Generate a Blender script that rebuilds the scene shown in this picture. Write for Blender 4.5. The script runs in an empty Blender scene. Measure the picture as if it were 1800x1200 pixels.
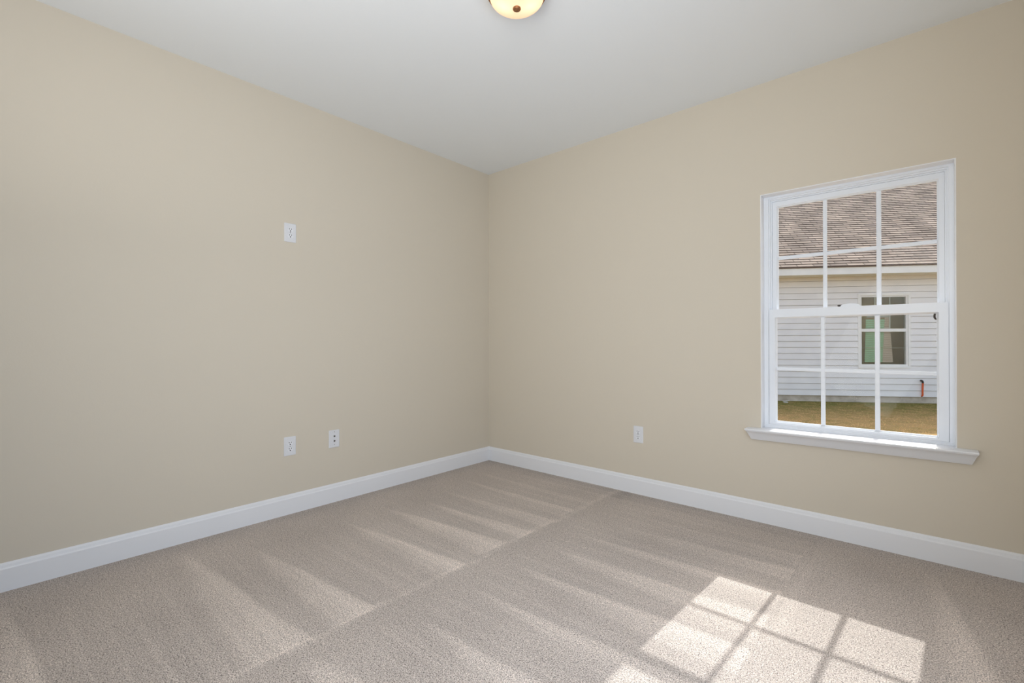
import bpy, bmesh, math, random
from mathutils import Vector, Matrix
import numpy as np

random.seed(7); np.random.seed(7)
SC = bpy.context.scene
COL = SC.collection
PI = math.pi

# ------------------------------------------------------------------ camera
cd = bpy.data.cameras.new('camera'); cam = bpy.data.objects.new('camera', cd); COL.objects.link(cam)
cd.sensor_width = 36.0; cd.lens = 16.39; cd.clip_start = 0.02; cd.clip_end = 300
yaw, pitch, roll = 0.72169, 0.0029316, -0.0016203
d = Vector((-math.sin(yaw)*math.cos(pitch), math.cos(yaw)*math.cos(pitch), math.sin(pitch)))
r = Vector((math.cos(yaw), math.sin(yaw), 0)); u = r.cross(d)
r2 = math.cos(roll)*r + math.sin(roll)*u; u2 = -math.sin(roll)*r + math.cos(roll)*u
m = Matrix((r2, u2, -d)).transposed().to_4x4(); m.translation = Vector((3.1331, -3.2211, 1.1216))
cam.matrix_world = m
SC.camera = cam

# ------------------------------------------------------------------ view, world, sun, added fill lamps
SC.view_settings.view_transform = 'Standard'; SC.view_settings.look = 'None'
SC.view_settings.gamma = 1.0; SC.view_settings.use_curve_mapping = False
SC.view_settings.exposure = 0.18

SUN_DIR = Vector((-0.054, -1.0, -0.735)).normalized()      # the way the sunlight travels
w = bpy.data.worlds.new('sky'); SC.world = w; w.use_nodes = True
nt = w.node_tree; nt.nodes.clear()
sky = nt.nodes.new('ShaderNodeTexSky'); sky.sky_type = 'NISHITA'; sky.sun_disc = False
sky.sun_elevation = math.radians(36.7); sky.sun_rotation = math.radians(4); sky.air_density = 1.0; sky.dust_density = 2.5
hsv = nt.nodes.new('ShaderNodeHueSaturation'); hsv.inputs['Saturation'].default_value = 0.55
bg = nt.nodes.new('ShaderNodeBackground'); bg.inputs['Strength'].default_value = 0.31
ow = nt.nodes.new('ShaderNodeOutputWorld')
nt.links.new(sky.outputs[0], hsv.inputs['Color']); nt.links.new(hsv.outputs[0], bg.inputs[0]); nt.links.new(bg.outputs[0], ow.inputs[0])

sl = bpy.data.lights.new('sun', 'SUN'); sl.energy = 3.5; sl.angle = math.radians(0.6); sl.color = (0.985, 0.99, 1.0)
so = bpy.data.objects.new('sun', sl); COL.objects.link(so); so.location = (3, 12, 9)
so.rotation_euler = SUN_DIR.to_track_quat('-Z', 'Y').to_euler()

def area(name, loc, direction, sx, sy, power, color, spread=180):
    l = bpy.data.lights.new(name, 'AREA'); l.shape = 'RECTANGLE'; l.size = sx; l.size_y = sy; l.energy = power; l.color = color; l.spread = math.radians(spread)
    o = bpy.data.objects.new(name, l); COL.objects.link(o); o.location = loc
    o.rotation_euler = Vector(direction).to_track_quat('-Z', 'Z').to_euler()
    return o
area('side_fill', (3.51, -2.45, 0.85), (-1, 0.0, -0.1), 1.7, 1.4, 29, (0.64, 0.86, 1.20))  # added fill beside the camera, no opening in this wall
area('rear_fill', (2.7, -3.80, 1.40), (-0.48, 1, 0.24), 1.5, 1.9, 31, (0.98, 0.98, 0.96), 125)  # added fill behind the camera, the rear wall is closed
area('bounce_fill', (2.0, -3.30, 1.7), (0, 0, 1), 2.2, 0.9, 11, (1.0, 0.98, 0.96))  # added upward fill, spreads off the ceiling

# ------------------------------------------------------------------ materials
def srgb(c):
    return tuple(((v/255)/12.92 if v/255 <= 0.04045 else (((v/255)+0.055)/1.055)**2.4) for v in c) + (1.0,)
def mat(name, rgb, rough=0.6, metal=0.0, spec=0.4):
    m = bpy.data.materials.new(name); m.use_nodes = True
    b = m.node_tree.nodes['Principled BSDF']
    b.inputs['Base Color'].default_value = srgb(rgb); b.inputs['Roughness'].default_value = rough
    b.inputs['Metallic'].default_value = metal; b.inputs['Specular IOR Level'].default_value = spec
    return m
def nodes(m): return m.node_tree.nodes, m.node_tree.links, m.node_tree.nodes['Principled BSDF']
def noise(m, scale, detail=2.0, rough=0.5, coord='Object'):
    N, L, b = nodes(m)
    tc = N.new('ShaderNodeTexCoord'); n = N.new('ShaderNodeTexNoise')
    n.inputs['Scale'].default_value = scale; n.inputs['Detail'].default_value = detail; n.inputs['Roughness'].default_value = rough
    L.new(tc.outputs[coord], n.inputs['Vector']); return n
def bump(m, src, strength, dist, chain=None):
    N, L, b = nodes(m)
    bp = N.new('ShaderNodeBump'); bp.inputs['Strength'].default_value = strength; bp.inputs['Distance'].default_value = dist
    L.new(src, bp.inputs['Height'])
    if chain is not None: L.new(chain, bp.inputs['Normal'])
    L.new(bp.outputs[0], b.inputs['Normal']); return bp.outputs[0]
def lawn_mix(m, scale):
    n = noise(m, scale, 9, 0.78); N, L, b = nodes(m)
    tc = N.new('ShaderNodeTexCoord'); dp = N.new('ShaderNodeVectorMath'); dp.operation = 'DOT_PRODUCT'; dp.inputs[1].default_value = (0.527, -0.849, 0)
    L.new(tc.outputs['Object'], dp.inputs[0])
    mr = N.new('ShaderNodeMapRange'); mr.inputs['From Min'].default_value = 0.527*2.41-0.849*9.04; mr.inputs['From Max'].default_value = 0.527*2.41-0.849*9.04+2.2
    mr.inputs['To Min'].default_value = -0.14; mr.inputs['To Max'].default_value = 0.10
    L.new(dp.outputs['Value'], mr.inputs['Value'])
    ad = N.new('ShaderNodeMath'); L.new(n.outputs[0], ad.inputs[0]); L.new(mr.outputs[0], ad.inputs[1]); return ad
def tint(m, src, a, bcol, lo=0.3, hi=0.7):
    N, L, b = nodes(m)
    cr = N.new('ShaderNodeValToRGB'); cr.color_ramp.elements[0].position = lo; cr.color_ramp.elements[1].position = hi
    cr.color_ramp.elements[0].color = srgb(a); cr.color_ramp.elements[1].color = srgb(bcol)
    L.new(src, cr.inputs[0]); L.new(cr.outputs[0], b.inputs['Base Color']); return cr

M = {}
M['wall'] = mat('wall_paint', (214, 205, 189), 0.75, spec=0.2)
n = noise(M['wall'], 140, 3); bump(M['wall'], n.outputs[0], 0.12, 0.002)
M['ceiling'] = mat('ceiling_paint', (238, 241, 243), 0.85, spec=0.15)
n = noise(M['ceiling'], 22, 4, 0.6); bump(M['ceiling'], n.outputs[0], 0.25, 0.003)
M['trim'] = mat('white_trim_paint', (235, 236, 239), 0.35, spec=0.45)
n = noise(M['trim'], 30, 2); bump(M['trim'], n.outputs[0], 0.03, 0.001)
M['vinyl'] = mat('white_vinyl', (234, 238, 244), 0.3, spec=0.5)
n = noise(M['vinyl'], 60, 2); bump(M['vinyl'], n.outputs[0], 0.02, 0.0005)
M['plate'] = mat('white_plastic', (226, 227, 230), 0.3, spec=0.5)
n = noise(M['plate'], 200, 2); tint(M['plate'], n.outputs[0], (222, 223, 227), (228, 229, 232))
M['slot'] = mat('dark_slot', (38, 34, 32), 0.6)
n = noise(M['slot'], 300, 2); tint(M['slot'], n.outputs[0], (34, 30, 28), (44, 40, 38))
M['steel'] = mat('nickel_screw', (150, 148, 145), 0.35, 0.9)
n = noise(M['steel'], 200, 2); tint(M['steel'], n.outputs[0], (140, 138, 136), (165, 163, 160))
M['bronze'] = mat('bronze', (150, 105, 70), 0.35, 0.7)
n = noise(M['bronze'], 60, 3); tint(M['bronze'], n.outputs[0], (140, 96, 62), (170, 124, 86))
M['dark'] = mat('dark_tab', (70, 62, 56), 0.5)
n = noise(M['dark'], 150, 2); tint(M['dark'], n.outputs[0], (62, 55, 50), (80, 72, 66))

def glass(name, tintc, refl=1.0):
    m = bpy.data.materials.new(name); m.use_nodes = True
    N = m.node_tree.nodes; L = m.node_tree.links; N.clear()
    o = N.new('ShaderNodeOutputMaterial'); mx = N.new('ShaderNodeMixShader')
    t = N.new('ShaderNodeBsdfTransparent'); t.inputs[0].default_value = tintc
    g = N.new('ShaderNodeBsdfGlossy'); g.inputs['Roughness'].default_value = 0.02
    f = N.new('ShaderNodeFresnel'); f.inputs['IOR'].default_value = 1.45
    mu = N.new('ShaderNodeMath'); mu.operation = 'MULTIPLY'; mu.inputs[1].default_value = refl
    L.new(f.outputs[0], mu.inputs[0]); L.new(mu.outputs[0], mx.inputs[0])
    L.new(t.outputs[0], mx.inputs[1]); L.new(g.outputs[0], mx.inputs[2]); L.new(mx.outputs[0], o.inputs[0])
    return m
M['glass'] = glass('window_glass', (0.97, 0.98, 0.975, 1), 0.12)
M['far_glass'] = glass('tinted_glass', (0.94, 0.95, 0.90, 1), 1.0)

# carpet: heathered cut pile, brushed one way or the other by a vacuum cleaner
def carpet_material():
    m = mat('carpet_pile', (160, 148, 136), 0.95, spec=0.05)
    N, L, b = nodes(m)
    tc = N.new('ShaderNodeTexCoord')
    def nz(scale, detail, rough=0.55, vec=None):
        n = N.new('ShaderNodeTexNoise'); n.inputs['Scale'].default_value = scale
        n.inputs['Detail'].default_value = detail; n.inputs['Roughness'].default_value = rough
        L.new(vec if vec else tc.outputs['Object'], n.inputs['Vector']); return n
    n1 = nz(235, 3, 0.7); n2 = nz(60, 2); n3 = nz(1.6, 3)
    cr = N.new('ShaderNodeValToRGB'); e = cr.color_ramp.elements
    e[0].position = 0.32; e[0].color = srgb((52, 42, 37)); e[1].position = 0.65; e[1].color = srgb((242, 232, 223))
    x = e.new(0.39); x.color = srgb((142, 129, 119)); x = e.new(0.50); x.color = srgb((198, 184, 173))
    L.new(n1.outputs[0], cr.inputs[0])
    at = N.new('ShaderNodeAttribute'); at.attribute_name = 'pile_and_wall_shade'
    mr = N.new('ShaderNodeMapRange'); mr.inputs['From Min'].default_value = -1; mr.inputs['From Max'].default_value = 1
    mr.inputs['To Min'].default_value = 0.68; mr.inputs['To Max'].default_value = 1.36
    L.new(at.outputs['Fac'], mr.inputs['Value'])
    mr2 = N.new('ShaderNodeMapRange'); mr2.inputs['From Min'].default_value = 0.3; mr2.inputs['From Max'].default_value = 0.7
    mr2.inputs['To Min'].default_value = 0.92; mr2.inputs['To Max'].default_value = 1.08
    L.new(n3.outputs[0], mr2.inputs['Value'])
    mr3 = N.new('ShaderNodeMapRange'); mr3.inputs['From Min'].default_value = 0.3; mr3.inputs['From Max'].default_value = 0.7
    mr3.inputs['To Min'].default_value = 0.90; mr3.inputs['To Max'].default_value = 1.10
    L.new(n2.outputs[0], mr3.inputs['Value'])
    mu = N.new('ShaderNodeMath'); mu.operation = 'MULTIPLY'; L.new(mr.outputs[0], mu.inputs[0]); L.new(mr2.outputs[0], mu.inputs[1])
    mu2 = N.new('ShaderNodeMath'); mu2.operation = 'MULTIPLY'; L.new(mu.outputs[0], mu2.inputs[0]); L.new(mr3.outputs[0], mu2.inputs[1])
    n4 = nz(170, 2, 0.6)
    mr4 = N.new('ShaderNodeMapRange'); mr4.interpolation_type = 'SMOOTHSTEP'; mr4.inputs['From Min'].default_value = 0.34; mr4.inputs['From Max'].default_value = 0.42
    mr4.inputs['To Min'].default_value = 0.26; mr4.inputs['To Max'].default_value = 1.04
    L.new(n4.outputs[0], mr4.inputs['Value'])
    mu5 = N.new('ShaderNodeMath'); mu5.operation = 'MULTIPLY'; L.new(mu2.outputs[0], mu5.inputs[0]); L.new(mr4.outputs[0], mu5.inputs[1]); mu2 = mu5
    vm = N.new('ShaderNodeVectorMath'); vm.operation = 'SCALE'
    L.new(cr.outputs[0], vm.inputs[0]); L.new(mu2.outputs[0], vm.inputs['Scale']); L.new(vm.outputs[0], b.inputs['Base Color'])
    bp = N.new('ShaderNodeBump'); bp.inputs['Strength'].default_value = 0.4; bp.inputs['Distance'].default_value = 0.005
    L.new(n1.outputs[0], bp.inputs['Height']); L.new(bp.outputs[0], b.inputs['Normal'])
    b.inputs['Sheen Weight'].default_value = 0.15; b.inputs['Sheen Roughness'].default_value = 0.6
    return m
M['carpet'] = carpet_material()

M['siding'] = mat('vinyl_siding', (232, 229, 230), 0.55, spec=0.3)
n = noise(M['siding'], 4, 3); tint(M['siding'], n.outputs[0], (228, 225, 226), (236, 233, 233))
M['far_trim'] = mat('far_white_trim', (236, 234, 232), 0.5)
n = noise(M['far_trim'], 6, 2); tint(M['far_trim'], n.outputs[0], (232, 230, 228), (239, 237, 235))
M['soffit'] = mat('soffit', (232, 226, 208), 0.6)
n = noise(M['soffit'], 6, 2); tint(M['soffit'], n.outputs[0], (228, 221, 202), (236, 231, 216))
M['drip'] = mat('brown_drip_edge', (96, 78, 66), 0.5)
n = noise(M['drip'], 10, 2); tint(M['drip'], n.outputs[0], (90, 72, 60), (104, 86, 74))
M['concrete'] = mat('concrete', (172, 164, 156), 0.9)
n = noise(M['concrete'], 5, 5, 0.65); tint(M['concrete'], n.outputs[0], (168, 156, 142), (212, 202, 190)); bump(M['concrete'], n.outputs[0], 0.3, 0.01)
M['room_dark'] = mat('dim_room', (150, 132, 104), 0.9)
n = noise(M['room_dark'], 3, 3); tint(M['room_dark'], n.outputs[0], (222, 194, 146), (238, 212, 168))
M['orange'] = mat('orange_plastic', (214, 92, 48), 0.45)
n = noise(M['orange'], 25, 2); tint(M['orange'], n.outputs[0], (206, 84, 42), (222, 102, 58))
M['black'] = mat('black_rubber', (52, 44, 40), 0.6)
n = noise(M['black'], 40, 2); tint(M['black'], n.outputs[0], (46, 38, 34), (60, 52, 48))
M['reflect_green'] = mat('green_reflection', (176, 208, 180), 0.8)  # reflected tints, painted on slats behind the far pane
n = noise(M['reflect_green'], 6, 2); tint(M['reflect_green'], n.outputs[0], (190, 232, 200), (206, 242, 214))
M['reflect_pink'] = mat('pink_reflection', (206, 184, 178), 0.8)
n = noise(M['reflect_pink'], 6, 2); tint(M['reflect_pink'], n.outputs[0], (238, 214, 206), (246, 226, 220))
M['reflect_white'] = mat('white_reflection', (226, 224, 226), 0.8)
n = noise(M['reflect_white'], 6, 2); tint(M['reflect_white'], n.outputs[0], (222, 220, 222), (230, 228, 230))
M['soil'] = mat('lawn_soil', (150, 130, 88), 1.0, spec=0.05)
n = lawn_mix(M['soil'], 5.0)
cr = tint(M['soil'], n.outputs[0], (126, 120, 66), (186, 152, 104), 0.36, 0.64); bump(M['soil'], n.outputs[0], 0.6, 0.04)
M['grass'] = mat('grass_blade', (142, 132, 78), 0.8, spec=0.1)
n = lawn_mix(M['grass'], 5.0); tint(M['grass'], n.outputs[0], (176, 170, 98), (244, 206, 148), 0.36, 0.64)
def translucent(m, f):
    N, L, b = nodes(m); o = N['Material Output']; src = b.inputs['Base Color'].links[0].from_socket
    t = N.new('ShaderNodeBsdfTranslucent'); mx = N.new('ShaderNodeMixShader'); mx.inputs[0].default_value = f
    L.new(src, t.inputs[0]); L.new(b.outputs[0], mx.inputs[1]); L.new(t.outputs[0], mx.inputs[2]); L.new(mx.outputs[0], o.inputs['Surface'])
translucent(M['grass'], 0.5)
M['litter'] = mat('white_litter', (236, 234, 228), 0.8)
n = noise(M['litter'], 60, 2); tint(M['litter'], n.outputs[0], (228, 226, 220), (242, 240, 236))

def shingles():
    m = mat('asphalt_shingles', (160, 142, 130), 0.95, spec=0.1)
    N, L, b = nodes(m)
    uv = N.new('ShaderNodeUVMap'); uv.uv_map = 'UVMap'
    br = N.new('ShaderNodeTexBrick'); L.new(uv.outputs[0], br.inputs['Vector'])
    br.offset = 0.37; br.offset_frequency = 2; br.squash = 1.0
    br.inputs['Scale'].default_value = 1.0; br.inputs['Brick Width'].default_value = 0.31; br.inputs['Row Height'].default_value = 0.102
    br.inputs['Mortar Size'].default_value = 0.006; br.inputs['Mortar Smooth'].default_value = 0.15
    br.inputs['Color1'].default_value = srgb((226, 200, 176)); br.inputs['Color2'].default_value = srgb((184, 163, 146))
    br.inputs['Mortar'].default_value = srgb((104, 90, 82)); br.inputs['Bias'].default_value = -0.1
    tc = N.new('ShaderNodeTexCoord'); nz = N.new('ShaderNodeTexNoise'); nz.inputs['Scale'].default_value = 2.6; nz.inputs['Detail'].default_value = 4
    L.new(tc.outputs['Object'], nz.inputs['Vector'])
    mr = N.new('ShaderNodeMapRange'); mr.inputs['From Min'].default_value = 0.3; mr.inputs['From Max'].default_value = 0.7
    mr.inputs['To Min'].default_value = 0.82; mr.inputs['To Max'].default_value = 1.15
    L.new(nz.outputs[0], mr.inputs['Value'])
    vm = N.new('ShaderNodeVectorMath'); vm.operation = 'SCALE'
    L.new(br.outputs['Color'], vm.inputs[0]); L.new(mr.outputs[0], vm.inputs['Scale']); L.new(vm.outputs[0], b.inputs['Base Color'])
    return m
M['shingle'] = shingles()

# ------------------------------------------------------------------ mesh helpers
class MB:
    def __init__(s): s.bm = bmesh.new()
    def box(s, x0, x1, y0, y1, z0, z1, bev=0.0, seg=2):
        r = bmesh.ops.create_cube(s.bm, size=1.0); vs = r['verts']
        for v in vs:
            v.co = Vector((x0 + (v.co.x+0.5)*(x1-x0), y0 + (v.co.y+0.5)*(y1-y0), z0 + (v.co.z+0.5)*(z1-z0)))
        if bev > 0:
            es = list({e for v in vs for e in v.link_edges})
            bmesh.ops.bevel(s.bm, geom=es, offset=bev, segments=seg, affect='EDGES', profile=0.5)
        return s
    def prism(s, prof, fn, a, b):
        """profile of (p,q) points; fn(p,q,t) -> xyz; extruded from t=a to t=b"""
        A = [s.bm.verts.new(fn(p, q, a)) for p, q in prof]; B = [s.bm.verts.new(fn(p, q, b)) for p, q in prof]
        k = len(prof)
        for i in range(k): s.bm.faces.new((A[i], A[(i+1) % k], B[(i+1) % k], B[i]))
        s.bm.faces.new(A[::-1]); s.bm.faces.new(B); return s
    def ring(s, outer, inner, y0, y1, bev=0.0):
        """picture-frame ring in the xz plane. outer/inner = (x0,x1,z0,z1), mitred"""
        def pts(rc, y): x0, x1, z0, z1 = rc; return [s.bm.verts.new(p) for p in ((x0,y,z0),(x1,y,z0),(x1,y,z1),(x0,y,z1))]
        of, inf, ob, ib = pts(outer,y0), pts(inner,y0), pts(outer,y1), pts(inner,y1)
        for i in range(4):
            j = (i+1) % 4
            s.bm.faces.new((of[i], of[j], inf[j], inf[i])); s.bm.faces.new((ob[j], ob[i], ib[i], ib[j]))
            s.bm.faces.new((of[j], of[i], ob[i], ob[j])); s.bm.faces.new((inf[i], inf[j], ib[j], ib[i]))
        return s
    def lathe(s, prof, seg=40, c=(0,0,0), cap=True):
        rings = []
        for rr, z in prof:
            if rr < 1e-6: rings.append([s.bm.verts.new((c[0], c[1], c[2]+z))])
            else: rings.append([s.bm.verts.new((c[0]+rr*math.cos(2*PI*i/seg), c[1]+rr*math.sin(2*PI*i/seg), c[2]+z)) for i in range(seg)])
        for A, B in zip(rings, rings[1:]):
            for i in range(seg):
                j = (i+1) % seg
                if len(A) == 1 and len(B) == 1: continue
                if len(A) == 1: s.bm.faces.new((A[0], B[j], B[i]))
                elif len(B) == 1: s.bm.faces.new((A[i], A[j], B[0]))
                else: s.bm.faces.new((A[i], A[j], B[j], B[i]))
        return s
    def tube(s, pts, rad, seg=10):
        pts = [Vector(p) for p in pts]; rings = []
        for i, p in enumerate(pts):
            t = (pts[min(i+1, len(pts)-1)] - pts[max(i-1, 0)]).normalized()
            a = t.orthogonal().normalized() if i == 0 else (rings_a - t*rings_a.dot(t)).normalized()
            rings_a = a; b = t.cross(a); rr = rad[i] if isinstance(rad, (list, tuple)) else rad
            rings.append([s.bm.verts.new(p + rr*(math.cos(2*PI*k/seg)*a + math.sin(2*PI*k/seg)*b)) for k in range(seg)])
        for A, B in zip(rings, rings[1:]):
            for k in range(seg): s.bm.faces.new((A[k], A[(k+1) % seg], B[(k+1) % seg], B[k]))
        s.bm.faces.new(rings[0][::-1]); s.bm.faces.new(rings[-1]); return s
    def build(s, name, material, parent=None, smooth=False, loc=None, rot=None):
        bmesh.ops.recalc_face_normals(s.bm, faces=s.bm.faces[:])
        me = bpy.data.meshes.new(name); s.bm.to_mesh(me); s.bm.free()
        me.materials.append(material)
        if smooth:
            for p in me.polygons: p.use_smooth = True
            try: me.set_sharp_from_angle(angle=math.radians(38))
            except Exception: pass
        o = bpy.data.objects.new(name, me); COL.objects.link(o)
        if parent: o.parent = parent
        if loc: o.location = loc
        if rot: o.rotation_euler = rot
        return o
def struct(o, label=None, cat=None):
    o['kind'] = 'structure'
    if label: o['label'] = label
    if cat: o['category'] = cat
    return o
def tag(o, label, cat, group=None, kind=None):
    o['label'] = label; o['category'] = cat
    if group: o['group'] = group
    if kind: o['kind'] = kind
    return o
def empty(name, loc, rz=0.0):
    o = bpy.data.objects.new(name, None); COL.objects.link(o); o.location = loc; o.rotation_euler = (0, 0, rz); o.empty_display_size = 0.1
    return o

# ------------------------------------------------------------------ room shell
RX, RY, H, T = 3.53, -3.92, 2.74, 0.16
OX0, OX1, OZ0, OZ1 = 2.3735, 3.2625, 0.570, 2.0445     # window opening in the wall
WALL_OUT = 0.16

# floor: a fine grid that carries the brushed pile direction and painted wall shade
def pile_and_wall_shade(X, Y):
    V = np.zeros_like(X)
    def wob(a, s): return 0.012*np.sin(a*s) + 0.008*np.sin(a*s*2.3 + 1.7)
    def wedge(x0, y0, x1, ya, yb, amp=1.0, soft=0.011, curve=1.0):
        t = np.clip((X-x0)/(x1-x0), 0, 1); inside = (X >= x0) & (X <= x1)
        lo = y0-0.004 + (ya+0.03-y0)*t**0.9 + wob(X, 9+abs(y0)*3)*0.35; hi = y0+0.006 + (yb-y0)*t + wob(X, 5+abs(y0)*2)*0.25
        f = 1/(1+np.exp(-(Y-lo)/(0.005+0.024*t))) * 1/(1+np.exp((Y-hi)/0.0045))
        fade = np.clip(t*5, 0, 1)*(0.65+0.35*t)
        return np.where(inside, f*fade*amp, 0)
    left = [(0.12, -3.165, 1.39, -3.20, -3.04, .95), (0.25, -2.83, 1.39, -2.92, -2.78, .25), (0.09, -2.51, 1.39, -2.64, -2.40, .95), (0.34, -2.24, 1.39, -2.31, -2.12, .95),
            (0.30, -1.97, 1.39, -2.00, -1.93, .25), (0.37, -1.72, 1.39, -1.76, -1.60, 1.0), (0.36, -1.41, 1.38, -1.48, -1.27, 1.0), (0.75, -1.42, 1.38, -1.50, -1.40, .4),
            (0.45, -1.16, 1.39, -1.22, -1.06, .9), (0.34, -0.90, 1.39, -0.98, -0.84, .75), (0.30, -0.62, 1.38, -0.74, -0.60, .7), (0.22, -0.38, 1.39, -0.48, -0.36, .5)]
    right = [(1.45, -2.78, 2.66, -2.95, -2.70, .7), (1.37, -2.45, 2.66, -2.62, -2.26, .9), (1.55, -2.03, 2.66, -2.24, -2.00, .95), (1.57, -1.74, 2.66, -1.87, -1.67, .9),
             (1.57, -1.45, 2.66, -1.58, -1.37, 1.0), (1.55, -1.17, 2.66, -1.32, -1.10, .95), (1.56, -0.91, 2.66, -1.00, -0.84, .85),
             (1.58, -0.66, 2.66, -0.74, -0.58, .7), (1.70, -0.44, 2.66, -0.52, -0.38, .5)]
    for a in left + right: V = np.maximum(V, wedge(*a))
    # fine comb lines in the strokes
    V += (0.10*np.sin(Y*61 + 2.2*np.sin(X*1.3)) + 0.08*np.sin(Y*143 + 1.5*np.sin(X*2.1+1)) + 0.07*np.sin(Y*23+X*0.8))*np.where(X < 2.68, 1, 0.2) * np.clip((X-.1)*1.2, 0, 1)
    # the seam between two passes, and a second one near the window
    V += 0.40*np.exp(-((X-1.395-wob(Y, 7)*.6)/0.022)**2)
    V -= 0.30*np.exp(-((X-1.47)/0.05)**2)
    V += 0.35*np.exp(-((X-2.685-wob(Y, 5))/0.035)**2)*np.clip((-Y-.32)*6, 0, 1)
    V += np.where(X > 2.70, 0.18, 0.0)
    # cross strokes near the right side, running towards the viewer
    s = np.clip((-0.19-Y)/1.1, 0, 1.6); xa = 3.165 + 0.05*s; xb = 3.175 + 0.20*s
    V = np.maximum(V, np.where(Y < -0.19, 1.2/(1+np.exp(-(X-xa)/0.03))/(1+np.exp((X-xb)/0.012)), -9))
    V -= 0.35*np.exp(-((Y+0.02)/0.10)**2)  # shade along the window wall, painted into the carpet tone
    V -= 0.30*np.exp(-((X-0.03)/0.10)**2)  # carpet tone darker along the left wall
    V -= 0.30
    return np.clip(V, -1, 1)
def build_floor():
    x0, x1, y0, y1 = -0.02, RX+0.02, RY-0.02, 0.02; st = 0.008
    nx = int((x1-x0)/st)+1; ny = int((y1-y0)/st)+1
    xs = np.linspace(x0, x1, nx); ys = np.linspace(y0, y1, ny); X, Y = np.meshgrid(xs, ys)
    Z = np.zeros_like(X)
    co = np.stack([X, Y, Z], -1).reshape(-1, 3)
    i = np.arange(ny-1)[:, None]*nx + np.arange(nx-1)[None, :]
    f = np.stack([i, i+1, i+nx+1, i+nx], -1).reshape(-1, 4)
    # underside and rim so that the carpet has a thickness
    base = len(co)
    rim = [0, nx-1, nx*ny-1, nx*(ny-1)]
    low = co[rim].copy(); low[:, 2] = -0.05; co = np.vstack([co, low])
    b, rr, t, l = list(range(nx)), list(range(nx-1, nx*ny, nx)), list(range(nx*(ny-1), nx*ny)), list(range(0, nx*ny, nx))
    polys = f.tolist() + [[base+3, base+2, base+1, base]]
    polys += [b[::-1]+[base, base+1], rr[::-1]+[base+1, base+2], t+[base+2, base+3], l+[base+3, base]]
    me = bpy.data.meshes.new('floor'); me.from_pydata(co.tolist(), [], polys); me.update()
    a = me.attributes.new('pile_and_wall_shade', 'FLOAT', 'POINT')
    a.data.foreach_set('value', np.concatenate([pile_and_wall_shade(X, Y).ravel(), np.zeros(4)]).astype(np.float32))
    me.materials.append(M['carpet'])
    o = bpy.data.objects.new('floor', me); COL.objects.link(o); return struct(o)
build_floor()

struct(MB().box(-T, RX+T, RY-T, WALL_OUT, H, H+0.12).build('ceiling', M['ceiling']))
struct(MB().box(-T, 0, RY-T, WALL_OUT, -0.05, H).build('wall_left', M['wall']))
struct(MB().box(RX, RX+T, RY-T, WALL_OUT, -0.05, H).build('wall_side', M['wall']))
struct(MB().box(0, RX, RY-T, RY, -0.05, H).build('wall_rear', M['wall']))
struct(MB().ring((0, RX, -0.05, H), (OX0, OX1, OZ0, OZ1), 0, WALL_OUT).build('wall_right', M['wall']))

# baseboards
BB = [(0, -0.03), (0.015, -0.03), (0.015, 0.101), (0.0135, 0.104), (0.0105, 0.107), (0.0095, 0.112), (0.0085, 0.119), (0.006, 0.124), (0.004, 0.1278), (0, 0.128)]
struct(MB().prism(BB, lambda p, q, t: (p, t, q), RY, 0.0).build('baseboard_left', M['trim']))
struct(MB().prism(BB, lambda p, q, t: (t, -p, q), 0.0, RX).build('baseboard_right', M['trim']))
struct(MB().prism(BB, lambda p, q, t: (RX-p, t, q), RY, 0.0).build('baseboard_side', M['trim']))

# ------------------------------------------------------------------ window
win = struct(empty('window_1', ((OX0+OX1)/2, 0.07, 0.586)))
win['label'] = 'white double hung window with grid bars in the right wall'; win['category'] = 'window'
WL = Vector(win.location)
def wpart(mb, name, material, parent=None, smooth=False):
    """build in world coordinates, then seat under the window"""
    p = parent or win
    o = mb.build(name, material, None, smooth)
    off = WL if p is win else WL
    o.data.transform(Matrix.Translation(-off)); o.parent = p
    return o
L_ = 0.005
ZS = 0.590                                           # top of the stool
IX0, IX1, IZ1 = OX0+L_, OX1-L_, OZ1-L_
mb = MB()
mb.box(OX0, IX0, -0.001, 0.075, ZS-0.01, OZ1); mb.box(IX1, OX1, -0.001, 0.075, ZS-0.01, OZ1); mb.box(IX0, IX1, -0.001, 0.075, IZ1, OZ1)
wpart(mb, 'jamb_liner', M['trim'])
mb = MB()
mb.ring((OX0, OX1, OZ0, OZ1), (2.4030, 3.2380, 0.6075, 2.0270), 0.066, 0.150)
# stepped tracks of the frame
mb.ring((2.4025, 3.2385, 0.605, 2.0275), (2.4105, 3.2305, 0.600, 2.0190), 0.076, 0.149)
mb.ring((2.4100, 3.2310, 0.598, 2.0195), (2.4180, 3.2230, 0.596, 2.0125), 0.092, 0.148)
mb.box(OX0+.004, OX1-.004, 0.060, 0.068, 0.578, 0.600, 0.002)
wpart(mb, 'frame', M['vinyl'])

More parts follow.
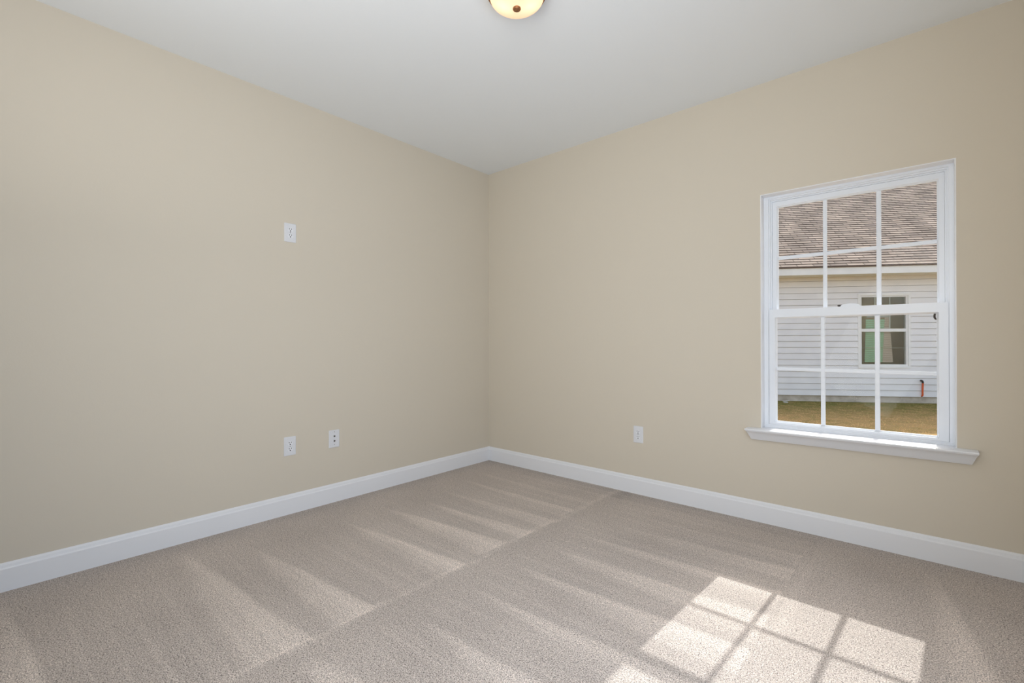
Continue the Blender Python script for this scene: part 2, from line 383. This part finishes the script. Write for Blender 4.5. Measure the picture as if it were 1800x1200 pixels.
def sash(name, ox, glassrc, y0, y1, yg, verts, hz):
    x0, x1, z0, z1 = ox; gx0, gx1, gz0, gz1 = glassrc
    mb = MB(); b = 0.008
    mb.ring(ox, (gx0-b, gx1+b, gz0-b, gz1+b), y0, y1)
    # sloping glazing bead
    def P(rc, y): a0, a1, c0, c1 = rc; return [mb.bm.verts.new(p) for p in ((a0,y,c0),(a1,y,c0),(a1,y,c1),(a0,y,c1))]
    A = P((gx0-b, gx1+b, gz0-b, gz1+b), y0+0.004); B = P((gx0, gx1, gz0, gz1), yg-0.003); C = P((gx0, gx1, gz0, gz1), yg+0.008); D = P((gx0-b, gx1+b, gz0-b, gz1+b), yg+0.008)
    for Q, R in ((A, B), (B, C), (C, D)):
        for i in range(4): j = (i+1) % 4; mb.bm.faces.new((Q[i], Q[j], R[j], R[i]))
    s = wpart(mb, name, M['vinyl'])
    g = wpart(MB().box(gx0-0.002, gx1+0.002, yg, yg+0.004, gz0-0.002, gz1+0.002), 'pane', M['glass'], s)
    prof = [(-.5, -.004), (-.36, -.0075), (.36, -.0075), (.5, -.004), (.5, .004), (-.5, .004)]
    for (a, bb) in verts:
        c, wd = (a+bb)/2, (bb-a)
        wpart(MB().prism(prof, lambda p, q, t: (c+p*wd, yg+0.002+q*1.0, t), gz0, gz1), 'vertical_muntin', M['vinyl'], s)
    for (a, bb) in hz:
        c, wd = (a+bb)/2, (bb-a)
        wpart(MB().prism(prof, lambda p, q, t: (t, yg+0.002+q*0.9, c+p*wd), gx0, gx1), 'horizontal_muntin', M['vinyl'], s)
    return s
up = sash('upper_sash', (2.4185, 3.2225, 1.298, 2.0120), (2.4500, 3.1930, 1.318, 1.9740), 0.102, 0.136, 0.118, [(2.687, 2.707), (2.940, 2.962)], [(1.643, 1.665)])
lo = sash('lower_sash', (2.4060, 3.2350, 0.6080, 1.3285), (2.4465, 3.1900, 0.6300, 1.2710), 0.068, 0.098, 0.088, [(2.678, 2.700), (2.933, 2.956)], [(0.946, 0.965)])
# lock on the meeting rail: an arched keeper with a short dark lever
arch = [(-0.046, 0)] + [(-0.046*math.cos(PI*i/12)*(1 if 0 < i < 12 else 1), 0.017*math.sin(PI*i/12)**0.8) for i in range(1, 12)] + [(0.046, 0)]
wpart(MB().prism(arch, lambda p, q, t: (2.822+p, t, 1.3285+q), 0.074, 0.094), 'sash_lock', M['vinyl'], lo)
lk = wpart(MB().box(2.762, 2.786, 0.076, 0.086, 1.330, 1.342, 0.003), 'lock_lever', M['dark'], lo)
lk['label'] = 'dark lock lever'
tb = wpart(MB().tube([(3.1835, 0.082, 1.271), (3.1815, 0.082, 1.262), (3.1815, 0.082, 1.252), (3.1850, 0.082, 1.244), (3.189, 0.082, 1.241)], [.004, .0045, .0045, .004, .003], 8), 'pull_tab', M['dark'], lo, True)
tb['label'] = 'small dark pull tab'

# stool and moulded apron below the window
stool = MB()
nose = [(0.0, 0), (0.0, -0.010), (-0.081, -0.010), (-0.0838, -0.0088), (-0.0850, -0.0065), (-0.0850, -0.0035), (-0.0838, -0.0012), (-0.081, 0)]
X0, X1 = 2.2960, 3.3385
stool.prism(nose, lambda p, q, t: (t, p, ZS+q), X0+0.003, X1-0.003)       # projecting board with a rounded nose
stool.box(OX0+L_, OX1-L_, -0.001, 0.066, ZS-0.014, ZS)                    # runs in to the frame
for v in stool.bm.verts: v.co.z += (v.co.x-2.818)*0.007
t1 = stool.build('trim_1', M['trim'], None, True); struct(t1, 'white window sill board projecting below the double hung window', 'window sill')
ap = MB()
cove = [(0.0800, 0.0), (0.0790, -0.004), (0.0730, -0.007), (0.0630, -0.017), (0.0600, -0.020), (0.0500, -0.031), (0.0480, -0.035), (0.0380, -0.045), (0.0360, -0.049), (0.0260, -0.0590), (0.0235, -0.0620), (0.0, -0.0620)]
def apron(x0, x1):
    """moulding with mitred returns: the ends step in as the profile steps back"""
    rows = []
    for p, q in cove[:-1]:
        e = (0.080-p)*0.36
        rows.append([ap.bm.verts.new(c) for c in ((x0+e, 0, ZS-0.010+q), (x0+e, -p, ZS-0.010+q), (x1-e, -p, ZS-0.010+q), (x1-e, 0, ZS-0.010+q))])
    for A, B in zip(rows, rows[1:]):
        for i in range(4): j = (i+1) % 4; ap.bm.faces.new((A[i], A[j], B[j], B[i]))
    ap.bm.faces.new(rows[0]); ap.bm.faces.new(rows[-1])
apron(2.303, 3.3345)
bmesh.ops.remove_doubles(ap.bm, verts=ap.bm.verts[:], dist=0.00001)
for v in ap.bm.verts: v.co.z += (v.co.x-2.818)*0.007
ap.build('apron', M['trim'], t1, True)

# ------------------------------------------------------------------ wall plates
def rounded(w, h, rd, k=5):
    pts = []
    for cx, cz, a0 in ((w/2-rd, h/2-rd, 0), (-w/2+rd, h/2-rd, 90), (-w/2+rd, -h/2+rd, 180), (w/2-rd, -h/2+rd, 270)):
        for i in range(k+1):
            a = math.radians(a0+90*i/k); pts.append((cx+rd*math.cos(a), cz+rd*math.sin(a)))
    return pts
def plate_mesh(w, h):
    mb = MB(); rings = []
    for inset, y in ((0, 0), (0, -0.0025), (0.0012, -0.0042), (0.004, -0.0055)):
        rings.append([mb.bm.verts.new((x*(1-2*inset/w), y, z*(1-2*inset/h))) for x, z in rounded(w, h, 0.004)])
    for A, B in zip(rings, rings[1:]):
        for i in range(len(A)): j = (i+1) % len(A); mb.bm.faces.new((A[i], A[j], B[j], B[i]))
    mb.bm.faces.new(rings[-1]); mb.bm.faces.new(rings[0][::-1]); return mb
def disc(mb, cx, cz, rx, rz, y0, y1, seg=20, flat=None):
    pts = [(cx+rx*math.cos(2*PI*i/seg), cz+rz*math.sin(2*PI*i/seg)) for i in range(seg)]
    if flat: pts = [(x, max(min(z, cz+flat), cz-flat)) for x, z in pts]
    mb.prism(pts, lambda p, q, t: (p, t, q), y0, y1)
PW, PH = 0.0775, 0.1235
def make_outlet():
    t = empty('power_outlet', (0, 0, 0))
    plate_mesh(PW, PH).build('plate', M['plate'], t)
    for s in (1, -1):
        mb = MB(); disc(mb, 0, s*0.0197, 0.0172, 0.0172, -0.0005, -0.0072, 28, 0.0135)
        f = mb.build('receptacle', M['trim'], t)
        c = s*0.0197
        MB().box(-0.0086, -0.0054, -0.0078, -0.006, c+0.0000, c+0.0100).build('slot', M['slot'], f)
        MB().box(0.0054, 0.0086, -0.0078, -0.006, c+0.0010, c+0.0090).build('slot', M['slot'], f)
        mb = MB(); disc(mb, 0, c-0.0080, 0.0038, 0.0040, -0.006, -0.0076, 14); mb.build('ground_hole', M['slot'], f)
    mb = MB(); disc(mb, 0, 0, 0.0031, 0.0031, -0.004, -0.0066, 16); mb.build('screw', M['steel'], t)
    return t
def copy_tree(o, parent=None):
    c = o.copy(); COL.objects.link(c)
    if parent: c.parent = parent
    for ch in list(o.children): copy_tree(ch, c)
    return c
o1 = make_outlet(); o1.location = (0.0, -1.8785, 1.850); o1.rotation_euler = (0, 0, PI/2)
tag(o1, 'white power outlet mounted high on the left wall', 'outlet', 'duplex power outlets')
o2 = copy_tree(o1); o2.location = (0.0, -1.8805, 0.444)
tag(o2, 'white power outlet low on the left wall, below the high one', 'outlet', 'duplex power outlets')
o3 = copy_tree(o1); o3.location = (1.548, 0.0, 0.440); o3.rotation_euler = (0, 0, 0)
tag(o3, 'white power outlet low on the window wall', 'outlet', 'duplex power outlets')

cx = empty('coax_plate', (0.0, -1.5725, 0.445), PI/2)
tag(cx, 'white jack plate with two round sockets, low on the left wall', 'wall plate')
plate_mesh(PW, PH).build('plate', M['plate'], cx)
for z in (0.0185, -0.0150):
    mb = MB(); mb.lathe([(0.0, 0), (0.0068, 0), (0.0068, 0.0025), (0.0046, 0.0025), (0.0046, 0.0065), (0.0035, 0.0065), (0.0035, 0.003), (0, 0.003)], 18)
    j = mb.build('jack', M['steel'], cx); j.data.transform(Matrix.Translation((0, -0.005, z)) @ Matrix.Rotation(PI/2, 4, 'X'))
    mb = MB(); disc(mb, 0, z, 0.0038, 0.0038, -0.0100, -0.0113, 14); mb.build('socket', M['slot'], j)
for z in (0.0485, -0.0415):
    mb = MB(); disc(mb, 0, z, 0.0028, 0.0028, -0.004, -0.0066, 14); mb.build('screw', M['steel'], cx)

# ------------------------------------------------------------------ ceiling light
cl = empty('ceiling_light', (1.765, -1.630, H))
tag(cl, 'flush dome ceiling light with bronze rim, glowing warm', 'ceiling light')
mb = MB().lathe([(0, 0), (0.075, 0), (0.098, -0.004), (0.105, -0.012), (0.110, -0.022), (0.126, -0.030), (0.134, -0.038), (0.137, -0.042), (0.1345, -0.047), (0.128, -0.048), (0.124, -0.045), (0.120, -0.040), (0, -0.035)], 64)
mb.build('rim', M['bronze'], cl, True)
def dome_material():
    m = bpy.data.materials.new('frosted_dome'); m.use_nodes = True
    N = m.node_tree.nodes; L = m.node_tree.links; N.clear()
    o = N.new('ShaderNodeOutputMaterial')
    tr = N.new('ShaderNodeBsdfTranslucent'); tr.inputs[0].default_value = (1.0, 0.84, 0.66, 1)
    df = N.new('ShaderNodeBsdfDiffuse'); df.inputs[0].default_value = (0.9, 0.82, 0.7, 1)
    em = N.new('ShaderNodeEmission'); em.inputs[0].default_value = (1.0, 0.75, 0.50, 1); em.inputs[1].default_value = 0.42
    tc = N.new('ShaderNodeTexCoord'); nz = N.new('ShaderNodeTexNoise'); nz.inputs['Scale'].default_value = 14; nz.inputs['Detail'].default_value = 3
    L.new(tc.outputs['Object'], nz.inputs['Vector'])
    mr = N.new('ShaderNodeMapRange'); mr.inputs['To Min'].default_value = 0.34; mr.inputs['To Max'].default_value = 0.42
    L.new(nz.outputs[0], mr.inputs['Value']); L.new(mr.outputs[0], em.inputs[1])
    m1 = N.new('ShaderNodeMixShader'); m1.inputs[0].default_value = 0.3
    ad = N.new('ShaderNodeAddShader')
    L.new(tr.outputs[0], m1.inputs[1]); L.new(df.outputs[0], m1.inputs[2]); L.new(m1.outputs[0], ad.inputs[0]); L.new(em.outputs[0], ad.inputs[1]); L.new(ad.outputs[0], o.inputs[0])
    return m
M['dome'] = dome_material()
prof = [(0.1215, -0.040), (0.1225, -0.050), (0.1225, -0.058)]
for i in range(1, 13):
    a = PI/2*i/12; prof.append((0.1225*math.cos(a)**0.95 if i < 12 else 0.0, -0.058-0.052*math.sin(a)))
MB().lathe(prof, 64).build('glass_dome', M['dome'], cl, True)
MB().lathe([(0.006, -0.104), (0.012, -0.108), (0.0178, -0.110), (0.0185, -0.1135), (0.0170, -0.1170), (0.0130, -0.1195), (0.0115, -0.1190), (0.0095, -0.1200), (0.0050, -0.1225), (0, -0.1230)], 28).build('finial', M['bronze'], cl, True)
for k, a in enumerate((0.72, 0.72+PI)):
    l = bpy.data.lights.new('bulb', 'POINT'); l.energy = 0.075; l.color = (1.0, 0.87, 0.70); l.shadow_soft_size = 0.022
    o = bpy.data.objects.new('bulb', l); COL.objects.link(o); o.parent = cl
    o.location = (0.052*math.cos(a), 0.052*math.sin(a), -0.062)

# ------------------------------------------------------------------ outdoors: lawn and the neighbouring house
GZ = -0.13
struct(MB().box(-22, 26, WALL_OUT, 40, GZ-0.5, GZ).build('lawn', M['soil']), 'patchy brown and green lawn outside the window', 'lawn')

HA = math.atan2(0.527, 0.849)
hs = empty('neighbour_house', (2.41, 9.04, 0), HA)
tag(hs, 'white sided house with brown shingle roof seen through the window', 'house')
HX0, HX1, HD = -9.0, 8.0, 10.0
WX0, WX1, WZ0, WZ1 = -0.300, 0.586, 0.630, 2.090        # its window
TOP = 2.50
# siding courses, broken by the window
EXP = 0.127
def courses(mb, x0, x1, z0, z1):
    k0 = 0; z = 0.004
    while z < TOP:
        a, b = max(z, z0), min(z+EXP-0.005, z1)
        if b > a+0.001:
            def off(zz):
                t = (zz-z)/EXP
                return -0.006-0.016*(1-t)
            prof = [(off(a), a), (off(b), b), (0.05, b), (0.05, a)]
            if z+EXP <= z1+1e-6 and b > z: prof = [(off(a), a), (off(b), b), (0.030, b), (0.030, z+EXP+0.001), (0.05, z+EXP+0.001), (0.05, a)]
            mb.prism(prof, lambda p, q, t: (t, p, q), x0, x1)
        z += EXP
mb = MB()
courses(mb, HX0, WX0, 0, TOP); courses(mb, WX1, HX1, 0, TOP); courses(mb, WX0, WX1, 0, WZ0); courses(mb, WX0, WX1, WZ1, TOP)
mb.build('siding', M['siding'], hs)
mb = MB(); mb.box(HX0, HX0+0.1, 0.05, HD, 0, TOP); mb.box(HX1-0.1, HX1, 0.05, HD, 0, TOP); mb.box(HX0, HX1, HD-0.1, HD, 0, TOP)
mb.build('outer_wall', M['siding'], hs)
MB().box(HX0+0.02, HX1-0.02, 0.02, HD-0.02, GZ-0.3, 0.004).build('foundation', M['concrete'], hs)
# eave
OV = 0.40; PIT = 0.80
MB().box(HX0-0.3, HX1+0.3, -OV, 0.05, TOP-0.006, TOP+0.008).build('soffit', M['soffit'], hs)
MB().box(HX0-0.3, HX1+0.3, -OV-0.02, -OV, TOP-0.004, 2.640).build('fascia', M['far_trim'], hs)
MB().box(HX0-0.32, HX1+0.32, -OV-0.045, -OV-0.004, 2.636, 2.668, 0.006).build('drip_edge', M['drip'], hs)
# roof: overlapping shingle courses on both slopes
def roof():
    bm = bmesh.new(); uvl = bm.loops.layers.uv.new('UVMap')
    c, s = 1/math.hypot(1, PIT), PIT/math.hypot(1, PIT)
    x0, x1 = HX0-0.32, HX1+0.32
    rise_len = (HD/2+OV+0.03)/c; k = int(rise_len/0.102)
    def quad(pts, uvs):
        f = bm.faces.new([bm.verts.new(p) for p in pts])
        for lp, uv in zip(f.loops, uvs): lp[uvl].uv = uv
    for side in (0, 1):
        def P(x, l, h):
            y = -OV-0.03 + l*c - h*s; z = 2.660 + l*s + h*c
            return (x, y, z) if side == 0 else (x, HD-y, z)
        for i in range(k+1):
            a, b = i*0.102, min((i+1)*0.102, rise_len)
            quad([P(x0, a, 0.014), P(x1, a, 0.014), P(x1, b, 0.002), P(x0, b, 0.002)], [(x0, a), (x1, a), (x1, b), (x0, b)])
            quad([P(x0, a, 0.0), P(x1, a, 0.0), P(x1, a, 0.014), P(x0, a, 0.014)], [(x0, a), (x1, a), (x1, a+.002), (x0, a+.002)])
        quad([P(x0, 0, -0.02), P(x1, 0, -0.02), P(x1, rise_len, -0.02), P(x0, rise_len, -0.02)], [(0, 0)]*4)
    bmesh.ops.recalc_face_normals(bm, faces=bm.faces[:])
    me = bpy.data.meshes.new('roof'); bm.to_mesh(me); bm.free(); me.materials.append(M['shingle'])
    o = bpy.data.objects.new('roof', me); COL.objects.link(o); o.parent = hs; return o
roof()
rz = TOP + (HD/2+OV)*PIT
for x in (HX0, HX1-0.1): MB().prism([(0.02, TOP), (HD-0.02, TOP), (HD/2, TOP+HD/2*PIT)], lambda p, q, t: (t, p, q), x, x+0.1).build('gable', M['siding'], hs)
# its window
mb = MB()
mb.ring((WX0-0.045, WX1+0.045, WZ0-0.045, WZ1+0.045), (WX0, WX1, WZ0, WZ1), -0.026, 0.05)
wf = mb.build('window_trim', M['far_trim'], hs)
ZM = 1.372
fr = MB(); fr.ring((WX0, WX1, WZ0, WZ1), (WX0+0.03, WX1-0.03, WZ0+0.035, WZ1-0.03), -0.008, 0.07)
fr.box(WX0+0.02, WX1-0.02, 0.0, 0.05, ZM-0.032, ZM+0.032)
fr.build('window_frame', M['far_trim'], wf)
for xx in (0.005, 0.283):
    MB().box(xx-0.009, xx+0.009, 0.036, 0.046, ZM, WZ1-0.03).build('grid_bar', M['far_trim'], wf)
MB().box(WX0+0.03, WX1-0.03, 0.030, 0.040, 1.000, 1.012).build('grid_bar', M['soffit'], wf)
MB().box(WX0+0.03, WX1-0.03, 0.022, 0.028, WZ0+0.035, WZ1-0.03).build('pane', M['far_glass'], wf)
# dim room behind it, and coloured slats added for the reflection in its pane
rm = MB(); rm.ring((WX0-1.2, WX1+1.2, 0.05, 2.45), (WX0-1.1, WX1+1.1, 0.1, 2.4), 0.06, 0.8); rm.box(WX0-1.2, WX1+1.2, 0.8, 0.9, 0.05, 2.45)
rm.build('inner_room', M['room_dark'], hs)
def reflected_slats(mat_, x0t, x1t, x0b, x1b, zt, zb, y):  # coloured slats standing in for a reflection on the glass
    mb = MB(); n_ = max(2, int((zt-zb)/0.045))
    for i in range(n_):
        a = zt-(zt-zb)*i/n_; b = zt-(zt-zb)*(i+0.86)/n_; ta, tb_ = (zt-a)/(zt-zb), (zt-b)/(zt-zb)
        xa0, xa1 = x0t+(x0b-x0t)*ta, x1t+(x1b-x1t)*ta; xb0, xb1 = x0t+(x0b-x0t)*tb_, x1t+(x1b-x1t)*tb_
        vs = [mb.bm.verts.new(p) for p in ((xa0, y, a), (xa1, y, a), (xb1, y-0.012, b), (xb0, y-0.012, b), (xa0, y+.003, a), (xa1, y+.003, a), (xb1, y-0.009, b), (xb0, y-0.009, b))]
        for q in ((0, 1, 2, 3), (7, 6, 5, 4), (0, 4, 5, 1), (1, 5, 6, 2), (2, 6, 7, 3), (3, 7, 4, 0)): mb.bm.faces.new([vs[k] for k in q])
    return mb.build('window_reflection', mat_, wf)
b1 = reflected_slats(M['reflect_white'], -0.10, 0.30, -0.125, 0.33, 1.70, 1.64, 0.10)
b2 = reflected_slats(M['reflect_green'], -0.135, 0.215, -0.165, 0.17, 1.60, 0.70, 0.10); b2['label'] = 'pale green reflection built as slats'
b3 = reflected_slats(M['reflect_pink'], 0.225, 0.31, 0.18, 0.375, 1.64, 0.70, 0.11); b3['label'] = 'pinkish reflection built as slats'

# orange pipe stub on the neighbour's wall
ux, uy = math.cos(HA), math.sin(HA)
def hp(lx, ly, z): return (2.41+ux*lx-uy*ly, 9.04+uy*lx+ux*ly, z)
op = empty('orange_pipe', hp(0.825, -0.045, 0.0), HA)
tag(op, 'short orange pipe with black bent top against the white siding', 'pipe')
MB().tube([(0, 0.06, 0.022), (0, 0.025, 0.022), (0, 0.006, 0.030), (0, 0, 0.05), (0, 0, 0.14), (0.003, 0, 0.22), (0.006, 0, 0.295)], 0.016, 12).build('riser', M['orange'], op, True)
e = MB().tube([(0.006, 0, 0.285), (0.005, 0.0, 0.315), (-0.004, 0.003, 0.334), (-0.018, 0.008, 0.340), (-0.034, 0.014, 0.334)], 0.0165, 12).build('elbow', M['black'], op, True)
e['label'] = 'black bent top'
# scrap of white litter in the grass
lt = MB()
for k in range(6):
    a = k*1.1; x, y = 0.03*math.cos(a)*k/3, 0.05*math.sin(a*1.7)
    lt.box(x-0.035, x+0.035, y-0.015, y+0.015, 0.008*k, 0.008*k+0.006, 0.002)
lo_ = lt.build('litter', M['litter']); lo_.location = hp(-1.86, -0.35, GZ+0.001); lo_.rotation_euler = (0.0, 0.0, 0.7)
tag(lo_, 'scrap of white litter on the lawn beside the foundation', 'litter')

# grass blades: one object, nobody could count them
def grass():
    rng = np.random.default_rng(3); k = 36000
    lx = rng.uniform(-5.5, 4.0, k); ly = -rng.uniform(0.0, 4.6, k) - 0.08
    hgt = rng.uniform(0.005, 0.014, k)*np.where(rng.random(k) < 0.1, 1.6, 1.0)
    a = rng.uniform(0, 2*np.pi, k); lean = rng.uniform(0.02, 0.05, k); wd = rng.uniform(0.0025, 0.005, k)
    cxx = 2.41+ux*lx-uy*ly; cyy = 9.04+uy*lx+ux*ly
    b = a+np.pi/2
    p0 = np.stack([cxx-wd*np.cos(b), cyy-wd*np.sin(b), np.full(k, GZ-0.002)], 1)
    p1 = np.stack([cxx+wd*np.cos(b), cyy+wd*np.sin(b), np.full(k, GZ-0.002)], 1)
    p2 = np.stack([cxx+lean*np.cos(a), cyy+lean*np.sin(a), GZ+hgt], 1)
    co = np.stack([p0, p1, p2], 1).reshape(-1, 3)
    me = bpy.data.meshes.new('grass'); me.vertices.add(3*k); me.vertices.foreach_set('co', co.ravel().astype(np.float32))
    me.loops.add(3*k); me.loops.foreach_set('vertex_index', np.arange(3*k, dtype=np.int32))
    me.polygons.add(k); me.polygons.foreach_set('loop_start', np.arange(0, 3*k, 3, dtype=np.int32)); me.polygons.foreach_set('loop_total', np.full(k, 3, dtype=np.int32))
    me.update(calc_edges=True); me.validate(); me.materials.append(M['grass'])
    o = bpy.data.objects.new('grass', me); COL.objects.link(o)
    return tag(o, 'short dry green and brown grass outside the window', 'grass', kind='stuff')
grass()
